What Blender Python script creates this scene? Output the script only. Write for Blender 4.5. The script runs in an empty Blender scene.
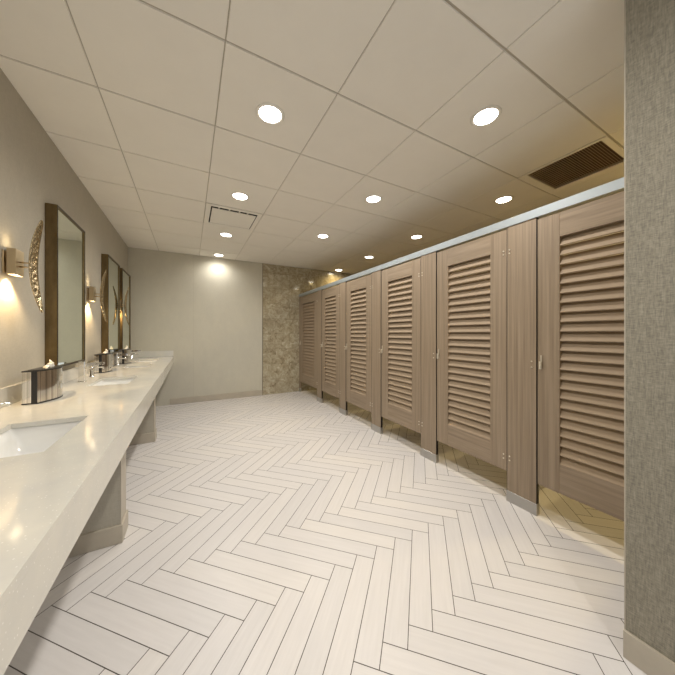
import bpy, bmesh, math, random
from mathutils import Vector, Matrix
random.seed(7)
S = bpy.context.scene
COL = S.collection
# ------------------------------------------------------------------ camera
TH = 0.4937
H = 1.217
cd = bpy.data.cameras.new('camera'); cam = bpy.data.objects.new('camera', cd); COL.objects.link(cam)
cam.location = (0, 0, H); cam.rotation_euler = (math.pi/2, 0, -TH)
cd.sensor_width = 36.0; cd.lens = 274.45/675*36.0; cd.shift_y = -(337.5-333.82)/675
cd.clip_start = 0.02
S.camera = cam
# ------------------------------------------------------------------ world, exposure
w = bpy.data.worlds.new('world'); S.world = w; w.use_nodes = True
w.node_tree.nodes['Background'].inputs[0].default_value = (0.95, 0.97, 1.0, 1)
w.node_tree.nodes['Background'].inputs[1].default_value = 0.9
S.view_settings.view_transform = 'Standard'; S.view_settings.look = 'None'
S.view_settings.gamma = 1.0; S.view_settings.use_curve_mapping = False
S.view_settings.exposure = 0.16
DOWN_W = 42.0          # watts of a corridor downlight
STALL_W = 30.0         # watts of a stall downlight
DOWN_C = (1.0, 0.96, 0.90)
STALL_C = (1.0, 0.76, 0.33)
SCONCE_W = 3.8

# ------------------------------------------------------------------ materials
def mat(name, col, rough=.5, metal=0., build=None, spec=.5, emis=None, es=0):
    m = bpy.data.materials.new(name); m.use_nodes = True
    nt = m.node_tree; b = nt.nodes['Principled BSDF']
    b.inputs['Base Color'].default_value = (*col, 1); b.inputs['Roughness'].default_value = rough
    b.inputs['Metallic'].default_value = metal; b.inputs['Specular IOR Level'].default_value = spec
    if emis:
        b.inputs['Emission Color'].default_value = (*emis, 1); b.inputs['Emission Strength'].default_value = es
    if build: build(nt, b)
    return m
def coords(nt, scale, rnd=False, kind='Object'):
    tc = nt.nodes.new('ShaderNodeTexCoord'); mp = nt.nodes.new('ShaderNodeMapping')
    mp.inputs['Scale'].default_value = scale
    nt.links.new(tc.outputs[kind], mp.inputs['Vector'])
    if rnd:
        oi = nt.nodes.new('ShaderNodeObjectInfo'); vm = nt.nodes.new('ShaderNodeVectorMath'); vm.operation = 'SCALE'
        vm.inputs[0].default_value = (37, 19, 53); nt.links.new(oi.outputs['Random'], vm.inputs['Scale'])
        nt.links.new(vm.outputs[0], mp.inputs['Location'])
    return mp.outputs[0]
def noise(nt, vec, scale=1., detail=3., rough=.5):
    n = nt.nodes.new('ShaderNodeTexNoise'); n.inputs['Scale'].default_value = scale
    n.inputs['Detail'].default_value = detail; n.inputs['Roughness'].default_value = rough
    nt.links.new(vec, n.inputs['Vector']); return n.outputs['Fac']
def ramp(nt, fac, stops):
    r = nt.nodes.new('ShaderNodeValToRGB'); e = r.color_ramp.elements
    while len(e) < len(stops): e.new(.5)
    for k, (p, c) in enumerate(stops): e[k].position = p; e[k].color = (*c, 1)
    nt.links.new(fac, r.inputs[0]); return r.outputs[0]
def mix(nt, a, b, f, mode='MIX'):
    m = nt.nodes.new('ShaderNodeMix'); m.data_type = 'RGBA'; m.blend_type = mode
    for sock, v in ((m.inputs['A'], a), (m.inputs['B'], b), (m.inputs['Factor'], f)):
        if isinstance(v, (int, float)): sock.default_value = v
        elif isinstance(v, tuple): sock.default_value = (*v, 1)
        else: nt.links.new(v, sock)
    return m.outputs['Result']
def bump(nt, b, h, strength=.2, dist=.002):
    n = nt.nodes.new('ShaderNodeBump'); n.inputs['Strength'].default_value = strength; n.inputs['Distance'].default_value = dist
    nt.links.new(h, n.inputs['Height']); nt.links.new(n.outputs[0], b.inputs['Normal'])

def wood(scale, tone=1.0):
    def f(nt, b):
        v = coords(nt, scale, True)
        n1 = noise(nt, v, 1., 4., .6)
        c = ramp(nt, n1, [(.28, (.22*tone, .162*tone, .107*tone)), (.5, (.285*tone, .216*tone, .148*tone)), (.72, (.35*tone, .272*tone, .193*tone))])
        nt.links.new(c, b.inputs['Base Color']); bump(nt, b, n1, .05, .0005)
    return f
M = {}
M['wood'] = mat('brown_laminate', (.25, .18, .12), .42, build=wood((75, 75, 1.3)))
M['wood_rail'] = mat('brown_laminate_crosswise', (.25, .18, .12), .42, build=wood((30, 2.0, 45)))
M['slat'] = mat('brown_laminate_slat', (.325, .248, .172), .7, spec=.25)
M['dark_edge'] = mat('black_core_edge', (.012, .008, .006), .4)
def fabric(base, dark, light, sc=1.0):
    def f(nt, b):
        v1 = coords(nt, (420*sc, 420*sc, 60*sc)); v2 = coords(nt, (70*sc, 70*sc, 480*sc)); v3 = coords(nt, (9, 9, 5))
        a = noise(nt, v1, 1., 2., .6); c = noise(nt, v2, 1., 2., .6); d = noise(nt, v3, 1., 4., .6)
        m1 = mix(nt, a, c, .5)
        col = ramp(nt, m1, [(.36, dark), (.5, base), (.64, light)])
        sh = ramp(nt, d, [(.3, (.96, .96, .96)), (.7, (1.02, 1.02, 1.01))])
        nt.links.new(mix(nt, col, sh, 1.0, 'MULTIPLY'), b.inputs['Base Color'])
        bump(nt, b, m1, .25, .001)
    return f
M['wall_cover'] = mat('taupe_wallcovering', (.36, .32, .25), .75, build=fabric((.44, .405, .335), (.415, .38, .31), (.465, .43, .355), .5))
M['far_wall'] = mat('pale_wallcovering', (.45, .42, .33), .7, build=fabric((.56, .53, .44), (.54, .51, .42), (.58, .55, .46), .5))
M['linen'] = mat('woven_linen_wallcovering', (.3, .27, .2), .8, build=fabric((.27, .245, .19), (.19, .175, .14), (.345, .315, .25), .62))
def stone_plain(base, var):
    def f(nt, b):
        n = noise(nt, coords(nt, (6, 6, 6)), 1., 5., .6)
        lo = tuple(x*(1-var) for x in base); hi = tuple(x*(1+var) for x in base)
        nt.links.new(ramp(nt, n, [(.3, lo), (.7, hi)]), b.inputs['Base Color'])
    return f
M['base'] = mat('baseboard_porcelain', (.5, .46, .39), .4, build=stone_plain((.46, .41, .33), .08))
M['ceil'] = mat('ceiling_tile', (.74, .70, .63), .95, build=stone_plain((.80, .765, .695), .015))
M['tbar'] = mat('ceiling_grid', (.42, .38, .31), .6)
M['grout'] = mat('dark_grout', (.09, .075, .062), .9)
def floor_b(nt, b):
    g = nt.nodes.new('ShaderNodeNewGeometry'); at = nt.nodes.new('ShaderNodeUVMap')
    at.uv_map = 'plank'
    mp = nt.nodes.new('ShaderNodeMapping'); mp.inputs['Scale'].default_value = (4, 60, 1)
    nt.links.new(at.outputs[0], mp.inputs['Vector'])
    n = noise(nt, mp.outputs[0], 1., 4., .6)
    c1 = ramp(nt, n, [(.3, (.645, .62, .60)), (.7, (.695, .67, .65))])
    c2 = ramp(nt, g.outputs['Random Per Island'], [(0, (.955, .95, .95)), (.5, (1, .99, .985)), (1, (1.03, 1.015, .99))])
    nt.links.new(mix(nt, c1, c2, 1.0, 'MULTIPLY'), b.inputs['Base Color'])
    bump(nt, b, n, .08, .001)
M['plank'] = mat('pale_plank_porcelain', (.65, .6, .55), .38, build=floor_b)
def quartz(nt, b):
    v = coords(nt, (1, 1, 1))
    vo = nt.nodes.new('ShaderNodeTexVoronoi'); vo.inputs['Scale'].default_value = 90; nt.links.new(v, vo.inputs['Vector'])
    sp = ramp(nt, vo.outputs['Distance'], [(.06, (.88, .87, .84)), (.16, (.65, .635, .585))])
    n = noise(nt, v, 9., 5., .6)
    cl = ramp(nt, n, [(.3, (.93, .93, .94)), (.7, (1.03, 1.02, .99))])
    nt.links.new(mix(nt, sp, cl, 1., 'MULTIPLY'), b.inputs['Base Color'])
M['quartz'] = mat('cream_quartz', (.68, .65, .58), .10, build=quartz, spec=.6)
def marble(nt, b):
    v = coords(nt, (1, 1, 1))
    vo = nt.nodes.new('ShaderNodeTexVoronoi'); vo.inputs['Scale'].default_value = 16
    n0 = nt.nodes.new('ShaderNodeTexNoise'); n0.inputs['Scale'].default_value = 7; n0.inputs['Detail'].default_value = 5
    nt.links.new(v, n0.inputs['Vector'])
    wv = nt.nodes.new('ShaderNodeMix'); wv.data_type = 'RGBA'; wv.inputs['Factor'].default_value = .35
    nt.links.new(v, wv.inputs['A']); nt.links.new(n0.outputs['Color'], wv.inputs['B'])
    nt.links.new(wv.outputs['Result'], vo.inputs['Vector'])
    n = noise(nt, wv.outputs['Result'], 14., 8., .65)
    c = ramp(nt, n, [(.32, (.27, .22, .145)), (.45, (.43, .38, .285)), (.58, (.54, .50, .40)), (.70, (.70, .66, .56))])
    e = ramp(nt, vo.outputs['Distance'], [(.0, (1.08, 1.06, 1.0)), (.6, (.85, .82, .74))])
    c = mix(nt, c, e, 1., 'MULTIPLY')
    br = nt.nodes.new('ShaderNodeTexBrick'); br.offset = .5
    br.inputs['Scale'].default_value = 1.; br.inputs['Brick Width'].default_value = .61; br.inputs['Row Height'].default_value = .305
    br.inputs['Mortar Size'].default_value = .0018; br.inputs['Color1'].default_value = (1, 1, 1, 1)
    br.inputs['Color2'].default_value = (.88, .87, .84, 1); br.inputs['Mortar'].default_value = (.45, .42, .36, 1)
    sx = nt.nodes.new('ShaderNodeSeparateXYZ'); cx = nt.nodes.new('ShaderNodeCombineXYZ')
    nt.links.new(v, sx.inputs[0]); nt.links.new(sx.outputs['X'], cx.inputs['X']); nt.links.new(sx.outputs['Z'], cx.inputs['Y'])
    nt.links.new(cx.outputs[0], br.inputs['Vector'])
    nt.links.new(mix(nt, c, br.outputs['Color'], 1., 'MULTIPLY'), b.inputs['Base Color'])
M['marble'] = mat('brown_marble_tile', (.42, .36, .26), .09, build=marble, spec=.6)
M['trim_dark'] = mat('bronze_edge_trim', (.16, .12, .07), .4, .8)
M['alu'] = mat('brushed_aluminium', (.52, .58, .62), .45, .75)
M['shoe'] = mat('satin_stainless', (.46, .45, .43), .28, 1.)
M['nickel'] = mat('satin_nickel', (.78, .72, .60), .4, .7)
M['chrome'] = mat('chrome', (.82, .81, .79), .08, 1.)
def brushed(nt, b):
    n = noise(nt, coords(nt, (90, 90, .5)), 1., 3., .6)
    nt.links.new(ramp(nt, n, [(.35, (.36, .34, .32)), (.65, (.82, .80, .77))]), b.inputs['Base Color'])
M['steel'] = mat('brushed_steel', (.55, .52, .48), .1, 1., build=brushed)
M['black'] = mat('black_plastic_and_reflection', (.015, .014, .013), .35)
def bronze_b(nt, b):
    n = noise(nt, coords(nt, (12, 12, 5)), 1., 5., .6)
    nt.links.new(ramp(nt, n, [(.3, (.13, .09, .042)), (.7, (.24, .175, .085))]), b.inputs['Base Color'])
M['bronze'] = mat('antique_bronze', (.3, .2, .09), .36, .9, build=bronze_b)
M['bronze_dark'] = mat('dark_bronze_bezel', (.06, .045, .03), .4, .7)
M['mirror'] = mat('silvered_glass', (.80, .86, .78), .015, 1.)
def gold_b(nt, b):
    vo = nt.nodes.new('ShaderNodeTexVoronoi'); vo.inputs['Scale'].default_value = 70
    nt.links.new(coords(nt, (1, 1, .6)), vo.inputs['Vector'])
    bump(nt, b, vo.outputs['Distance'], .9, .006)
M['hammered'] = mat('hammered_champagne_metal', (.46, .37, .23), .25, 1., build=gold_b)
M['champagne'] = mat('satin_champagne_metal', (.62, .5, .33), .3, 1.)
M['porcelain'] = mat('white_porcelain', (.80, .80, .78), .08, spec=.6)
M['tissue'] = mat('white_tissue', (.85, .82, .74), .9)
M['lens'] = mat('lit_lens', (1, 1, 1), .5, emis=(1.0, .95, .86), es=14)
M['lens_warm'] = mat('lit_warm_bulb', (1, 1, 1), .5, emis=(1.0, .82, .52), es=12)
M['white_metal'] = mat('white_painted_metal', (.78, .75, .68), .5)
M['grille_dark'] = mat('brown_grille_metal', (.42, .31, .215), .6)
M['grille_back'] = mat('brown_filter', (.15, .105, .065), .9)
M['slot_dark'] = mat('dark_duct', (.03, .025, .02), .9)
M['panel'] = mat('partition_laminate', (.25, .18, .12), .42, build=wood((60, 60, 1.6), .9))
M['back_wall'] = mat('plain_paint', (.45, .41, .33), .8)

# ------------------------------------------------------------------ mesh helpers
class MB:
    def __init__(s): s.bm = bmesh.new()
    def box(s, a, b, mi=0):
        x0, y0, z0 = a; x1, y1, z1 = b
        vs = [s.bm.verts.new(p) for p in [(x0,y0,z0),(x1,y0,z0),(x1,y1,z0),(x0,y1,z0),(x0,y0,z1),(x1,y0,z1),(x1,y1,z1),(x0,y1,z1)]]
        for f in [(3,2,1,0),(4,5,6,7),(0,1,5,4),(1,2,6,5),(2,3,7,6),(3,0,4,7)]:
            s.bm.faces.new([vs[i] for i in f]).material_index = mi
        return s
    def prism(s, pts, axis, a, b, mi=0, smooth=False):
        """extrude a closed 2D outline along an axis ('x','y','z') from a to b"""
        def P(p, t):
            return {'x': (t, p[0], p[1]), 'y': (p[0], t, p[1]), 'z': (p[0], p[1], t)}[axis]
        A = [s.bm.verts.new(P(p, a)) for p in pts]; B = [s.bm.verts.new(P(p, b)) for p in pts]; n = len(pts)
        for i in range(n):
            f = s.bm.faces.new([A[i], A[(i+1) % n], B[(i+1) % n], B[i]]); f.material_index = mi; f.smooth = smooth
        s.bm.faces.new(A[::-1]).material_index = mi; s.bm.faces.new(B).material_index = mi
        return s
    def tube(s, p, q, r, r2=None, n=16, mi=0):
        p, q = Vector(p), Vector(q); d = (q-p).normalized(); r2 = r if r2 is None else r2
        u = d.orthogonal().normalized(); v = d.cross(u)
        A = [s.bm.verts.new(p+(u*math.cos(t)+v*math.sin(t))*r) for t in [2*math.pi*i/n for i in range(n)]]
        B = [s.bm.verts.new(q+(u*math.cos(t)+v*math.sin(t))*r2) for t in [2*math.pi*i/n for i in range(n)]]
        for i in range(n):
            f = s.bm.faces.new([A[i], A[(i+1) % n], B[(i+1) % n], B[i]]); f.smooth = True; f.material_index = mi
        s.bm.faces.new(A[::-1]).material_index = mi; s.bm.faces.new(B).material_index = mi
        return s
    def lathe(s, prof, n=32, c=(0, 0, 0), mi=0):
        rings = []
        for r, z in prof:
            rings.append([s.bm.verts.new((c[0]+max(r, 1e-4)*math.cos(2*math.pi*i/n), c[1]+max(r, 1e-4)*math.sin(2*math.pi*i/n), c[2]+z)) for i in range(n)])
        for a, b in zip(rings, rings[1:]):
            for i in range(n):
                f = s.bm.faces.new([a[i], a[(i+1) % n], b[(i+1) % n], b[i]]); f.smooth = True; f.material_index = mi
        return s
    def bevel(s, w=.002, seg=2):
        bmesh.ops.bevel(s.bm, geom=list(s.bm.edges), offset=w, segments=seg, affect='EDGES', profile=.6)
        return s
    def build(s, name, mats, parent=None, loc=(0, 0, 0)):
        bmesh.ops.recalc_face_normals(s.bm, faces=s.bm.faces)
        me = bpy.data.meshes.new(name); s.bm.to_mesh(me); s.bm.free()
        for m in (mats if isinstance(mats, (list, tuple)) else [mats]): me.materials.append(m)
        o = bpy.data.objects.new(name, me); COL.objects.link(o); o.location = loc
        if parent: o.parent = parent
        return o
def struct(o, label=None):
    o['kind'] = 'structure'
    if label: o['label'] = label
    return o
def tag(o, label, cat, group=None):
    o['label'] = label; o['category'] = cat
    if group: o['group'] = group
    return o
def empty(name, loc, label, cat, group=None, rz=0):
    o = bpy.data.objects.new(name, None); o.empty_display_size = .1; COL.objects.link(o)
    o.location = loc; o.rotation_euler = (0, 0, rz); return tag(o, label, cat, group)
def copy_thing(o, loc, label, parent=None):
    c = o.copy(); COL.objects.link(c)
    if parent is None: c.location = loc; c['label'] = label
    else: c.parent = parent
    for ch in list(o.children): copy_thing(ch, None, None, c)
    return c

# ------------------------------------------------------------------ room shell
XW, XR, YF, YB, CH = -.88, 3.56, 5.51, -1.1, 2.617
LCX, LCY = 1.45, .4005           # corner of the linen wall beside the camera
# floor: pale planks laid in herringbone at 45 degrees on dark grout
def clip(bm, co, no):
    bmesh.ops.bisect_plane(bm, geom=list(bm.verts)+list(bm.edges)+list(bm.faces), plane_co=co, plane_no=no, clear_outer=True)
pw = .0956; g = .0016
fb = MB(); bm = fb.bm; uvl = bm.loops.layers.uv.new('plank')
R2 = math.sqrt(.5)
def st(s_, t_, z): return ((s_-t_)*R2, (s_+t_)*R2, z)
s0, t0 = 1.4785, .8165
PL = .580                          # plank length; width pw
planks = []
for col in range(-14, 15):         # each column of the zigzag is the first one moved by one plank length both ways
    for k in range(-110, 111):
        ps, pt = s0+k*pw+col*PL, t0-k*pw+col*PL
        planks.append(('S', (ps, ps+PL), (pt, pt+pw)))
        planks.append(('T', (ps, ps+pw), (pt-PL, pt)))
for kind, a, b in planks:
    cx_, cy_, _ = st(sum(a)/2, sum(b)/2, 0)
    if not (XW-.5 < cx_ < XR+.5 and YB-.5 < cy_ < YF+.5): continue
    cor = [(a[0]+g, b[0]+g), (a[1]-g, b[0]+g), (a[1]-g, b[1]-g), (a[0]+g, b[1]-g)]
    vs = [bm.verts.new(st(s_, t_, 0)) for s_, t_ in cor]
    f = bm.faces.new(vs); ox, oy = random.random()*9, random.random()*9
    for lp, (s_, t_) in zip(f.loops, cor):
        lp[uvl].uv = (s_-a[0]+ox, t_-b[0]+oy) if kind == 'S' else (t_-b[0]+ox, s_-a[0]+oy)
    f.material_index = 0
for co, no in (((XW, 0, 0), (-1, 0, 0)), ((XR, 0, 0), (1, 0, 0)), ((0, YF, 0), (0, 1, 0)), ((0, YB, 0), (0, -1, 0))): clip(bm, co, no)
fb.box((XW-.1, YB-.1, -.08), (XR+.1, YF+.1, -.0012), 1)
struct(fb.build('floor', [M['plank'], M['grout']]), 'pale plank tiles laid in herringbone with thin dark grout')
# ceiling
cb = MB(); T = .61; GX, GY = -.46, 2.02
xs = [XW] + [GX+T*k for k in range(0, 7) if GX+T*k < XR] + [XR]
ys = [YB] + [GY+T*k for k in range(-6, 7) if YB < GY+T*k < YF] + [YF]
hb = .005
for ia, (x0, x1) in enumerate(zip(xs, xs[1:])):
    for ib, (y0, y1) in enumerate(zip(ys, ys[1:])):
        cxm, cym = (x0+x1)/2, (y0+y1)/2
        if abs(cxm-2.895) < .1 and abs(cym-1.105) < .1: continue      # return grille sits here
        if abs(cxm-.455) < .1 and abs(cym-3.545) < .1: continue       # supply diffuser sits here
        hx = .0022; a = (x0+(hx if ia else 0), y0+hb, CH); b = (x1-(hx if x1 < XR else 0), y1-hb, CH+.02)
        # slightly chamfered tile
        e = .002
        q = [cb.bm.verts.new(p) for p in [(a[0]+e, a[1]+e, CH), (b[0]-e, a[1]+e, CH), (b[0]-e, b[1]-e, CH), (a[0]+e, b[1]-e, CH)]]
        p_ = [cb.bm.verts.new(p) for p in [(a[0], a[1], CH+.006), (b[0], a[1], CH+.006), (b[0], b[1], CH+.006), (a[0], b[1], CH+.006)]]
        cb.bm.faces.new(q)
        for k in range(4): cb.bm.faces.new([q[k], q[(k+1) % 4], p_[(k+1) % 4], p_[k]])
hx0, hx1, hy0, hy1 = 2.62, 3.11, .845, 1.34      # opening for the return grille
dx0, dx1, dy0, dy1 = .21, .70, 3.30, 3.79       # opening for the air diffuser
for a, b in (((XW, YB), (XR, hy0)), ((XW, hy0), (hx0, hy1)), ((hx1, hy0), (XR, hy1)), ((XW, hy1), (XR, dy0)),
             ((XW, dy0), (dx0, dy1)), ((dx1, dy0), (XR, dy1)), ((XW, dy1), (XR, YF))):
    cb.box((*a, CH+.0058), (*b, CH+.03), 1)
cb.box((XW-.1, YB-.1, CH+.16), (XR+.1, YF+.1, CH+.24), 0)
struct(cb.build('ceiling', [M['ceil'], M['tbar']]), 'suspended ceiling of square pale tiles in a narrow grid')
struct(MB().box((XW-.12, YB-.1, 0), (XW, YF+.12, CH+.2)).build('wall_left', M['wall_cover']), 'taupe textured wall behind the vanity')
struct(MB().box((XW, YF, 0), (1.272, YF+.12, CH+.2)).build('wall_back', M['far_wall']), 'pale plain wall at the far end')
struct(MB().box((1.278, YF-.004, 0), (XR, YF+.12, CH+.2)).build('wall_back_tiled', M['marble']), 'glossy brown marble tiled stretch of the far wall')
struct(MB().box((1.270, YF-.010, 0), (1.279, YF+.01, CH)).build('trim_1', M['trim_dark']), 'thin edge trim between plain wall and marble tile')
struct(MB().box((.055, YF-.0008, .105), (.0575, YF+.01, CH)).build('trim_2', M['wall_cover']), 'seam in the wallcovering of the far wall')
struct(MB().box((XR, LCY, 0), (XR+.12, YF+.12, CH+.2)).build('wall_right', M['back_wall']), 'wall behind the toilet stalls')
struct(MB().box((LCX, YB, 0), (XR+.12, LCY, CH+.2)).build('wall_right_near', M['linen']), 'woven linen covered wall corner beside the nearest stall')
struct(MB().box((LCX-.0006, LCY-.003, .1), (LCX+.004, LCY+.0006, CH)).build('trim_3', M['base']), 'pale corner bead of the linen wall')
struct(MB().box((-.3, YF-.012, 0), (1.27, YF, .105)).bevel(.003, 1).build('baseboard_back', M['base']))
struct(MB().box((LCX-.012, YB, 0), (LCX, LCY, .1)).build('baseboard_right', M['base']))
struct(MB().box((XW, YB, 0), (XW+.012, YF, .105)).build('baseboard_left', M['base']))

# ------------------------------------------------------------------ recessed downlights
def downlight(name, x, y, label, watts, color, group):
    root = empty(name, (x, y, CH), label, 'ceiling light', group)
    MB().lathe([(.0685, -.0005), (.071, -.005), (.086, -.004), (.090, .0), (.0685, .0)], 40).build('trim_ring', M['white_metal'], root)
    MB().lathe([(.068, -.001), (.06, -.003), (.03, -.0045), (.001, -.005), (.001, -.0004), (.068, -.0004)], 40).build('lens', M['lens'], root)
    l = bpy.data.lights.new('downlight_lamp', 'SPOT'); l.energy = watts; l.color = color
    l.spot_size = math.radians(168); l.spot_blend = .8; l.shadow_soft_size = .06
    lo = bpy.data.objects.new('lamp', l); COL.objects.link(lo); lo.parent = root; lo.location = (0, 0, -.02)
    return root
G1 = 'recessed downlights above the vanity side'; G2 = 'recessed downlights along the corridor'; G3 = 'recessed downlights over the stalls'
def cut(x): return x
for k, (y, lab) in enumerate([(1.745, 'round recessed ceiling light, top left and largest in its row by the vanity'),
                 (2.93, 'round recessed ceiling light just before the square air diffuser'),
                 (4.165, 'round recessed ceiling light just beyond the square air diffuser'),
                 (5.30, 'round recessed ceiling light nearest the plain far wall, washing it')]):
    downlight('recessed_downlight', .452, y, lab, DOWN_W*(.38 if y > 5 else 1), DOWN_C, G1)
for y, lab in [(1.105, 'large round recessed ceiling light at top, in front of the dark return grille'),
               (2.335, 'round recessed ceiling light in the middle row, second from the viewer'),
               (3.56, 'round recessed ceiling light in the middle row, farthest from the viewer')]:
    downlight('recessed_downlight', 1.68, y, lab, DOWN_W, DOWN_C, G2)
for y, lab in [(1.70, 'round recessed ceiling light over the stalls, just beyond the dark return grille'),
               (2.95, 'round recessed ceiling light over the stalls, second beyond the return grille'),
               (4.14, 'round recessed ceiling light over the stalls, second from the marble wall'),
               (5.30, 'smallest round recessed ceiling light, over the stalls beside the marble wall'),
               (.60, 'round recessed ceiling light over the nearest stall, hidden behind linen wall')]:
    downlight('recessed_downlight', 2.885, y, lab, STALL_W*(.5 if y > 5 else 2.2 if y < 1 else 1), STALL_C, G3)
downlight('recessed_downlight', .452, .50, 'unseen round ceiling light added as fill over the viewer beside the vanity', DOWN_W, DOWN_C, G1)  # out-of-view fixture added to fill the near end with light
downlight('recessed_downlight', .452, -.72, 'unseen round ceiling light added as fill behind the viewer, toward the open rear', DOWN_W, DOWN_C, G1)  # added behind the camera for fill light, never in view

# supply diffuser and return grille
df = empty('air_diffuser', (.455, 3.545, CH), 'white square ceiling air diffuser with flat central plaque', 'air vent')
d = MB()
for a, b in (((-.299, -.299), (.299, -.25)), ((-.299, .25), (.299, .299)), ((-.299, -.25), (-.25, .25)), ((.25, -.25), (.299, .25))):
    d.box((a[0], a[1], -.003), (b[0], b[1], .004))
d.build('frame', M['white_metal'], df)
d = MB(); d.box((-.25, -.25, .06), (.25, .25, .065))
for sx in (-1, 1): d.box((sx*.247-.003, -.247, .0), (sx*.247+.003, .247, .06)); d.box((-.247, sx*.247-.003, .0), (.247, sx*.247+.003, .06))
d.build('duct_recess', M['slot_dark'], df)
MB().box((-.236, -.205, -.003), (.242, .242, .003)).bevel(.003).build('plaque', M['white_metal'], df)
d = MB()
for x in (-.17, -.06, .05, .14): MB().box((x, -.25, .006), (x+.012, .25, .03)).build('bracket', M['white_metal'], df)
gr = empty('return_grille', (2.895, 1.105, CH), 'dark brown slatted return air grille in the ceiling over the stalls', 'air vent')
d = MB()
for a, b in (((-.299, -.299), (.299, -.262)), ((-.299, .237), (.299, .299)), ((-.299, -.262), (-.277, .237)), ((.215, -.262), (.299, .237))):
    d.box((a[0], a[1], -.003), (b[0], b[1], .004))
d.build('frame', M['ceil'], gr)
d = MB()
n = 30
for k in range(n):
    y = -.262+.499*(k+.5)/n
    d.prism([(y-.006, .0), (y-.003, .0), (y+.006, .016), (y+.003, .016)], 'x', -.277, .215)
d.build('slats', M['grille_dark'], gr)
d = MB(); d.box((-.277, -.262, .022), (.215, .237, .03)).build('filter_backing', M['grille_back'], gr)

# ------------------------------------------------------------------ toilet stalls
XS = 2.04; PY0, PP, PWD = .984, .849, .196; ZH = 1.996
names = ['nearest the viewer', 'second from the viewer', 'third from the viewer', 'fourth from the viewer', 'fifth from the viewer']
GPI = 'pilasters between the stall doors'
def screws(root, pts):
    for y, z in pts: MB().tube((.001, y, z), (-.004, y, z), .0055, .0045, 10).build('screw', M['nickel'], root)
def make_pilaster():
    root = empty('stall_pilaster', (XS, PY0, 0), '', 'partition post', GPI)
    MB().box((0, .0025, .02), (.028, PWD-.0025, ZH)).bevel(.0015, 1).build('panel', M['wood'], root)
    MB().box((.0005, .0, .078), (.0275, .0026, ZH-.002)).build('core_edge', M['dark_edge'], root)
    MB().box((.0005, PWD-.0026, .078), (.0275, PWD, ZH-.002)).build('core_edge', M['dark_edge'], root)
    MB().box((-.004, -.002, 0), (.032, PWD+.002, .078)).bevel(.001, 1).build('floor_shoe', M['shoe'], root)
    # hinge side of the farther door is at the top of this post, strike side at its lower edge
    screws(root, [(PWD-.02, 1.80), (PWD-.02, 1.825), (PWD-.02, .30), (PWD-.02, .33), (.03, .99), (.03, 1.03)])
    return root
pil = make_pilaster()
labs_p = ['wood laminate pilaster right of the second stall door, nearest the viewer and widest in view',
          'wood laminate pilaster between the second and third stall doors from the viewer',
          'wood laminate pilaster between the third and fourth stall doors from the viewer',
          'wood laminate pilaster between the fourth and fifth stall doors from the viewer',
          'wood laminate pilaster between the fifth and the last stall door by marble wall']
labs_p[0] = 'wood laminate pilaster between the first and second stall doors, widest in view'
for k in range(5):
    if k == 0: pil['label'] = labs_p[0]
    else: copy_thing(pil, (XS, PY0+PP*k, 0), labs_p[k])
endp = empty('stall_pilaster', (XS, 5.445, 0), 'narrow wood laminate end pilaster against the marble tiled wall', 'partition post', GPI)
MB().box((0, 0, .02), (.028, .055, ZH)).bevel(.0015, 1).build('panel', M['wood'], endp)
MB().box((-.004, -.002, 0), (.032, .058, .078)).bevel(.001, 1).build('floor_shoe', M['shoe'], endp)

DZ0, DZ1 = .214, 1.980
def make_door(name, W, y, label, ang, group='louvred stall doors'):
    root = empty(name, (XS+.001, y+.002, 0), label, 'door', group, rz=-ang)
    Wd = W-.005; sl = .125; z0, z1 = .392, 1.828; t = .042
    f = MB()
    f.box((0, 0, DZ0), (t, sl, DZ1)).bevel(.0015, 1).build('stile', M['wood'], root)
    MB().box((0, Wd-sl, DZ0), (t, Wd, DZ1)).bevel(.0015, 1).build('stile', M['wood'], root)
    for a_, b_ in ((DZ0, z0), (z1, DZ1)): MB().box((.0005, sl, a_), (t, Wd-sl, b_)).bevel(.001, 1).build('rail', M['wood_rail'], root)
    s = MB(); n = 24; p = (z1-z0)/n
    for k in range(n):
        zb = z0+p*k+.004
        zt = zb+p*1.0 if k < n-1 else zb+p-.006
        s.prism([(.001, zb+.001), (.003, zb-.004), (.008, zb-.004), (.0405, zt-.004), (.0395, zt), (.034, zt)], 'y', sl+.0005, Wd-sl-.0005)
    s.build('louvre_slats', M['slat'], root)
    h = MB(); h.box((-.006, Wd-.028, .985), (0, Wd-.020, 1.075)); h.bevel(.002)
    h = h.build('latch_plate', M['nickel'], root)
    MB().tube((-.018, Wd-.024, 1.025), (-.006, Wd-.024, 1.025), .007, .005, 12).build('spindle', M['nickel'], h)
    MB().box((-.022, Wd-.030, .985), (-.018, Wd-.018, 1.035)).bevel(.001, 1).build('thumb_turn', M['nickel'], h)
    screws(root, [(.022, 1.80), (.022, 1.825), (.022, .30), (.022, .33)])
    return root
first = make_door('stall_door', PY0-.42, .42, 'louvred wood stall door nearest the viewer, partly hidden by linen wall', .006)
d2 = make_door('stall_door', PP-PWD, PY0+PWD, 'second louvred wood stall door from the viewer, fully in view', .006)
dl = ['third louvred wood stall door from the viewer', 'fourth louvred wood stall door from the viewer', 'fifth louvred wood stall door from the viewer, next to the wider last one']
for k in (1, 2, 3):
    copy_thing(d2, (XS+.001, PY0+PWD+PP*k+.002, 0), dl[k-1])
make_door('stall_door', 5.445-(PY0+PWD+PP*4), PY0+PWD+PP*4, 'last and widest louvred wood stall door, beside the marble wall', .004)

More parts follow.
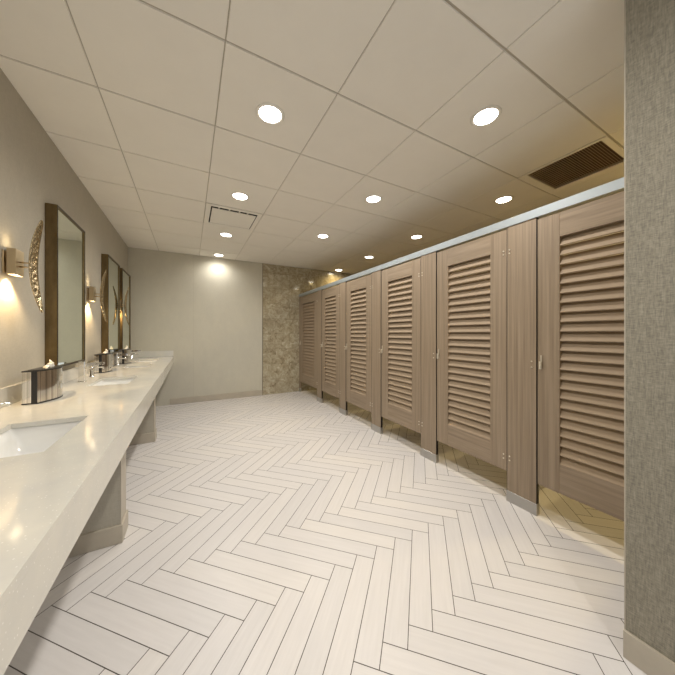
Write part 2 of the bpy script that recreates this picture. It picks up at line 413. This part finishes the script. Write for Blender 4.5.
hr = empty('headrail', (XS, 0, ZH), 'long blue-grey aluminium headrail running over all the stall doors', 'rail')
MB().prism([(-.006, 0), (-.010, .052), (.0, .058), (.034, .058), (.036, 0)], 'y', LCY+.002, YF-.006).build('rail', M['alu'], hr)
def partition(y, label):
    root = empty('stall_partition', (XS+.03, y, 0), label, 'partition', 'side partitions between stalls')
    MB().box((0.002, -.0125, .31), (XR-XS-.034, .0125, 1.80)).bevel(.002, 1).build('panel', M['panel'], root)
    for a_ in (-.018, .0127): MB().box((0.0, a_, 1.2), (.03, a_+.0053, 1.26)).build('bracket', M['shoe'], root)
pl_ = ['side partition behind the pilaster between first and second stall doors',
       'side partition behind the pilaster between second and third stall doors',
       'side partition behind the pilaster between third and fourth stall doors',
       'side partition behind the pilaster between fourth and fifth stall doors',
       'side partition behind the pilaster between fifth and last stall doors']
for k in range(5): partition(PY0+PP*k+PWD/2, pl_[k])

# ------------------------------------------------------------------ vanity
ZC = .83; XF = -.245; XB = XW+.001; YV0 = -1.2; YV1 = YF-.001
sinks = [(1.25, 1.70), (2.66, 3.09), (3.885, 4.22), (4.65, 5.08)]
SX0, SX1 = -.675, -.422
cn = empty('vanity_counter', (XW, 0, 0), 'long cream quartz vanity counter with deep front edge along the left wall', 'countertop')
c = MB(); xs_ = [XB-XW, SX0-XW, SX1-XW, XF-XW]; ys_ = [YV0]+[v for a in sinks for v in a]+[YV1]
th = .02
bm = c.bm
V = {}
def vv(i, j, z):
    k = (i, j, z)
    if k not in V: V[k] = bm.verts.new((xs_[i], ys_[j], z))
    return V[k]
def hole(i, j): return i == 1 and j % 2 == 1
for i in range(3):
    for j in range(len(ys_)-1):
        if hole(i, j):
            for a, b in (((i, j), (i+1, j)), ((i+1, j), (i+1, j+1)), ((i+1, j+1), (i, j+1)), ((i, j+1), (i, j))):
                bm.faces.new([vv(*a, ZC), vv(*b, ZC), vv(*b, ZC-th), vv(*a, ZC-th)])
            continue
        bm.faces.new([vv(i, j, ZC), vv(i+1, j, ZC), vv(i+1, j+1, ZC), vv(i, j+1, ZC)])
        bm.faces.new([vv(i, j, ZC-th), vv(i, j+1, ZC-th), vv(i+1, j+1, ZC-th), vv(i+1, j, ZC-th)])
n_ = len(ys_)-1
for j in range(n_):
    bm.faces.new([vv(3, j, ZC), vv(3, j, ZC-th), vv(3, j+1, ZC-th), vv(3, j+1, ZC)])
    bm.faces.new([vv(0, j, ZC), vv(0, j+1, ZC), vv(0, j+1, ZC-th), vv(0, j, ZC-th)])
for i in range(3):
    for j in (0, n_): bm.faces.new([vv(i, j, ZC), vv(i+1, j, ZC), vv(i+1, j, ZC-th), vv(i, j, ZC-th)])
c.build('top', M['quartz'], cn)
MB().box((XF-XW-.028, YV0, .708), (XF-XW, YV1, ZC-th-.0005)).build('apron', M['quartz'], cn)
tag(MB().box((.0012, YV0, ZC+.0005), (.017, YV1-.001, ZC+.10)).bevel(.001, 1).build('backsplash', M['quartz'], None, (XW, 0, 0)), 'low cream quartz backsplash along the left wall below the mirrors', 'backsplash')
tag(MB().box((.018, YV1-.0165, ZC+.0005), (XF-XW-.004, YV1-.001, ZC+.10)).bevel(.001, 1).build('side_splash', M['quartz'], None, (XW, 0, 0)), 'short cream quartz upstand where the counter meets the far wall', 'backsplash')

def support(y, label):
    root = empty('counter_support', (XW, y, 0), label, 'support panel', 'support panels under the counter')
    MB().box((.014, .012, .0), (.523, .150, .797)).build('panel', M['wall_cover'], root)
    MB().box((.5225, .010, .105), (.527, .152, .707)).build('edge_guard', M['base'], root)
    MB().box((.014, 0, 0), (.537, .163, .105)).bevel(.003, 1).build('plinth', M['base'], root)
support(2.0, 'taupe support panel with stone plinth under the near part of the counter')
support(3.70, 'taupe support panel with stone plinth under the far part of the counter')

def make_sink(y0, y1, label):
    root = empty('undermount_sink', ((SX0+SX1)/2, (y0+y1)/2, ZC-th), label, 'sink', 'undermount sinks in the vanity counter')
    s = MB(); hx, hy = (SX1-SX0)/2+.004, (y1-y0)/2+.004
    def ring(hx, hy, z, r):
        pts = []
        for cx_, cy_, a0 in ((hx-r, hy-r, 0), (-hx+r, hy-r, 90), (-hx+r, -hy+r, 180), (hx-r, -hy+r, 270)):
            for k in range(6):
                a = math.radians(a0+90*k/5); pts.append(s.bm.verts.new((cx_+r*math.cos(a), cy_+r*math.sin(a), z)))
        return pts
    rs = [ring(hx+.02, hy+.02, -.001, .02), ring(hx, hy, -.001, .015), ring(hx-.006, hy-.006, -.05, .03), ring(hx-.016, hy-.016, -.10, .045), ring(hx-.04, hy-.04, -.125, .05), ring(.02, .02, -.135, .019)]
    rs2 = [ring(hx+.02, hy+.02, -.012, .02), ring(hx+.008, hy+.008, -.10, .045), ring(hx-.03, hy-.03, -.14, .05), ring(.02, .02, -.148, .019)]
    def sk(L):
        for a, b in zip(L, L[1:]):
            n = len(a)
            for i in range(n):
                f = s.bm.faces.new([a[i], a[(i+1) % n], b[(i+1) % n], b[i]]); f.smooth = True
        s.bm.faces.new(L[-1])
    sk(rs); sk(rs2)
    n = len(rs[0])
    for i in range(n): s.bm.faces.new([rs[0][i], rs[0][(i+1) % n], rs2[0][(i+1) % n], rs2[0][i]])
    s.build('basin', M['porcelain'], root)
    MB().lathe([(.0, -.131), (.016, -.131), (.021, -.1335), (.021, -.136)], 24).build('drain', M['chrome'], root)
    MB().tube((-hx+.004, 0, -.045), (-hx+.012, 0, -.045), .011, .010, 16).build('overflow_ring', M['chrome'], root)
for (a, b), lab in zip(sinks, ['white rectangular undermount sink nearest the viewer, cut by picture edge', 'white rectangular undermount sink beside the second steel tissue box',
                               'white rectangular undermount sink, third along the counter', 'white rectangular undermount sink nearest the far wall']):
    make_sink(a, b, lab)

def make_faucet():
    root = empty('faucet', (-.765, 1.475, ZC), '', 'faucet', 'tall square faucets')
    MB().box((-.021, -.021, .004), (.021, .021, .165)).bevel(.003).build('body', M['chrome'], root)
    MB().box((-.026, -.026, 0), (.026, .026, .005)).bevel(.001, 1).build('base_plate', M['chrome'], root)
    MB().prism([(.018, .128), (.018, .150), (.135, .154), (.139, .150), (.139, .134), (.120, .132)], 'y', -.015, .015).bevel(.002, 1).build('spout', M['chrome'], root)
    return root
fa = make_faucet(); fa['label'] = 'tall square chrome faucet of the nearest sink, beyond the picture edge'
for y, lab in ((2.925, 'tall square chrome faucet beside the first steel tissue box'), (4.05, 'tall square chrome faucet just beyond the second steel tissue box'), (4.87, 'tall square chrome faucet nearest the far wall')):
    copy_thing(fa, (-.765, y, ZC), lab)
def make_disp():
    root = empty('soap_dispenser', (-.78, 1.74, ZC), '', 'soap dispenser', 'chrome deck soap dispensers')
    MB().lathe([(.0, 0), (.026, 0), (.026, .006), (.016, .010), (.015, .075), (.0, .078)], 24).build('body', M['chrome'], root)
    MB().lathe([(.0, .078), (.02, .078), (.021, .083), (.019, .094), (.0, .096)], 24).tube((.0, 0, .086), (.085, 0, .082), .007, .006, 12).tube((.082, 0, .084), (.084, 0, .068), .0055, .005, 10).build('pump_spout', M['chrome'], root)
    return root
di = make_disp(); di['label'] = 'chrome soap dispenser by the nearest sink at the left picture edge'
for y, lab in ((3.225, 'chrome soap dispenser just before the second steel tissue box'), (4.24, 'chrome soap dispenser beyond the second tissue box, by the third sink'), (5.13, 'chrome soap dispenser nearest the far wall')):
    copy_thing(di, (-.78, y, ZC), lab)

# tissue boxes with bowed steel fronts
def make_tissue():
    root = empty('tissue_box', (-.762, 2.27, ZC), 'large bowed steel tissue box holding a tissue, nearest the viewer', 'tissue box', 'steel tissue boxes on the counter')
    L, D, hgt = .148, .048, .184
    def outline(o):
        pts = [(-.040-o, -L-o), (.020+o, -L-o)]
        for k in range(1, 16):
            t = -1+2*k/16; pts.append((.020+o+D*(1-t*t), (L+o)*t))
        pts += [(.020+o, L+o), (-.040-o, L+o)]
        return pts
    MB().prism(outline(0), 'z', .006, hgt-.006, smooth=False).build('shell', M['steel'], root)
    MB().prism(outline(.0015), 'z', 0, .0065).build('band', M['black'], root)
    MB().prism(outline(.0015), 'z', hgt-.0065, hgt-.001).build('band', M['black'], root)
    MB().box((-.004, -L-.0018, .006), (.0195, -L+.001, hgt-.006)).build('dark_reflection_strip', M['black'], root)  # dark stripe mirrored in the metal, painted on as a thin black strip
    MB().prism([(p[0]*.75+.004, p[1]*.85) for p in outline(0)], 'z', hgt-.001, hgt+.0015).build('lid_slot', M['black'], root)
    t = MB(); bm = t.bm; rows = []
    for k in range(7):
        f = k/6; row = []
        for q in range(9):
            u = q/8-.5
            row.append(bm.verts.new((.012+.018*math.sin(q*1.9+k*.5)*(1-.5*f)+.01*f, u*(.10-.055*f)+.02*f, hgt-.002+f*(.05-.09*abs(u)*f))))
        rows.append(row)
    for a, b in zip(rows, rows[1:]):
        for q in range(8): f = bm.faces.new([a[q], a[q+1], b[q+1], b[q]]); f.smooth = True
    o = t.build('tissue', M['tissue'], root)
    md = o.modifiers.new('thick', 'SOLIDIFY'); md.thickness = .0012
    return root
ti = make_tissue()
copy_thing(ti, (-.785, 3.64, ZC), 'bowed steel tissue box, second along the counter, below the second sconce')
copy_thing(ti, (-.762, 4.56, ZC), 'bowed steel tissue box farthest along the counter')

# mirrors
def make_mirror():
    root = empty('framed_mirror', (XW, 2.62, .978), 'tall bronze framed mirror nearest the viewer', 'mirror', 'tall framed mirrors over the counter')
    W, Hh, D, e = .58, 1.144, .062, .014
    f = MB()
    f.box((.001, 0, 0), (D, e, Hh)); f.box((.001, W-e, 0), (D, W, Hh)); f.box((.001, e, 0), (D, W-e, e)); f.box((.001, e, Hh-e), (D, W-e, Hh))
    f.bevel(.001, 1).build('frame', M['bronze'], root)
    f = MB(); x0, x1 = D+.0001, D+.003
    f.box((x0, .001, .001), (x1, e-.003, Hh-.001)); f.box((x0, W-e+.003, .001), (x1, W-.001, Hh-.001)); f.box((x0, e-.003, .001), (x1, W-e+.003, e-.003)); f.box((x0, e-.003, Hh-e+.003), (x1, W-e+.003, Hh-.001))
    f.build('bezel', M['bronze_dark'], root)
    MB().box((.03, e+.0005, e+.0005), (D-.007, W-e-.0005, Hh-e-.0005)).build('glass', M['mirror'], root)
    return root
mi_ = make_mirror()
copy_thing(mi_, (XW, 3.985, .978), 'tall bronze framed mirror, middle one of the three')
copy_thing(mi_, (XW, 4.735, .978), 'tall bronze framed mirror nearest the far wall')

# sconces: box lamp on the wall, two rods, bowed hammered shield in front
def make_sconce():
    root = empty('wall_sconce', (XW, 2.17, 1.60), 'lit wall sconce with bowed hammered shield, nearest the viewer', 'wall lamp', 'hammered metal wall sconces')
    MB().box((.001, -.045, -.055), (.008, .045, .065)).bevel(.001, 1).build('backplate', M['champagne'], root)
    h = MB(); z0, z1 = -.062, .078; x0, x1, y0, y1 = .018, .052, -.042, .042; t = .002
    h.box((x0, y0, z0), (x0+t, y1, z1)); h.box((x1-t, y0, z0), (x1, y1, z1)); h.box((x0+t, y0, z0), (x1-t, y0+t, z1)); h.box((x0+t, y1-t, z0), (x1-t, y1, z1))
    h.build('lamp_housing', M['champagne'], root)
    MB().tube((.006, 0, .01), (.019, 0, .01), .009).build('stem', M['champagne'], root)
    for za in (z0+.006, z1-.016): MB().box((x0+t+.001, y0+t+.001, za), (x1-t-.001, y1-t-.001, za+.010)).build('bulb', M['lens_warm'], root)
    for z in (.012, -.012): MB().tube((.051, 0, z), (.097, 0, z), .0045).build('rod', M['champagne'], root)
    s = MB(); bm = s.bm; rows = []; N, Q = 32, 10
    for k in range(N+1):
        a = math.pi*k/N; z = .262*math.cos(a); w_ = .048*max(math.sin(a), .03); row = []
        for q in range(Q+1):
            u = -1+2*q/Q
            row.append(bm.verts.new(((.096+.045*(z/.262)**2)+.012*u*u*math.sin(a), w_*u, z)))
        rows.append(row)
    for a, b in zip(rows, rows[1:]):
        for q in range(Q): f = bm.faces.new([a[q], a[q+1], b[q+1], b[q]]); f.smooth = True
    o = s.build('shield', M['hammered'], root)
    md = o.modifiers.new('thick', 'SOLIDIFY'); md.thickness = .004
    for nm, z, rx, wt in (('lamp_down', z0-.004, 0, SCONCE_W), ('lamp_up', z1+.004, math.pi, SCONCE_W*.02)):
        l = bpy.data.lights.new(nm, 'SPOT'); l.energy = wt*4; l.color = (1.0, .74, .42); l.spot_size = math.radians(110); l.spot_blend = .6; l.shadow_soft_size = .015
        lo = bpy.data.objects.new(nm, l); COL.objects.link(lo); lo.parent = root; lo.location = (.035, 0, z); lo.rotation_euler = (rx, 0, 0)
    return root
sc = make_sconce()
copy_thing(sc, (XW, 3.53, 1.60), 'lit wall sconce between the first and middle framed mirrors')
copy_thing(sc, (XW, 4.688, 1.60), 'lit wall sconce between the middle and farthest framed mirrors')
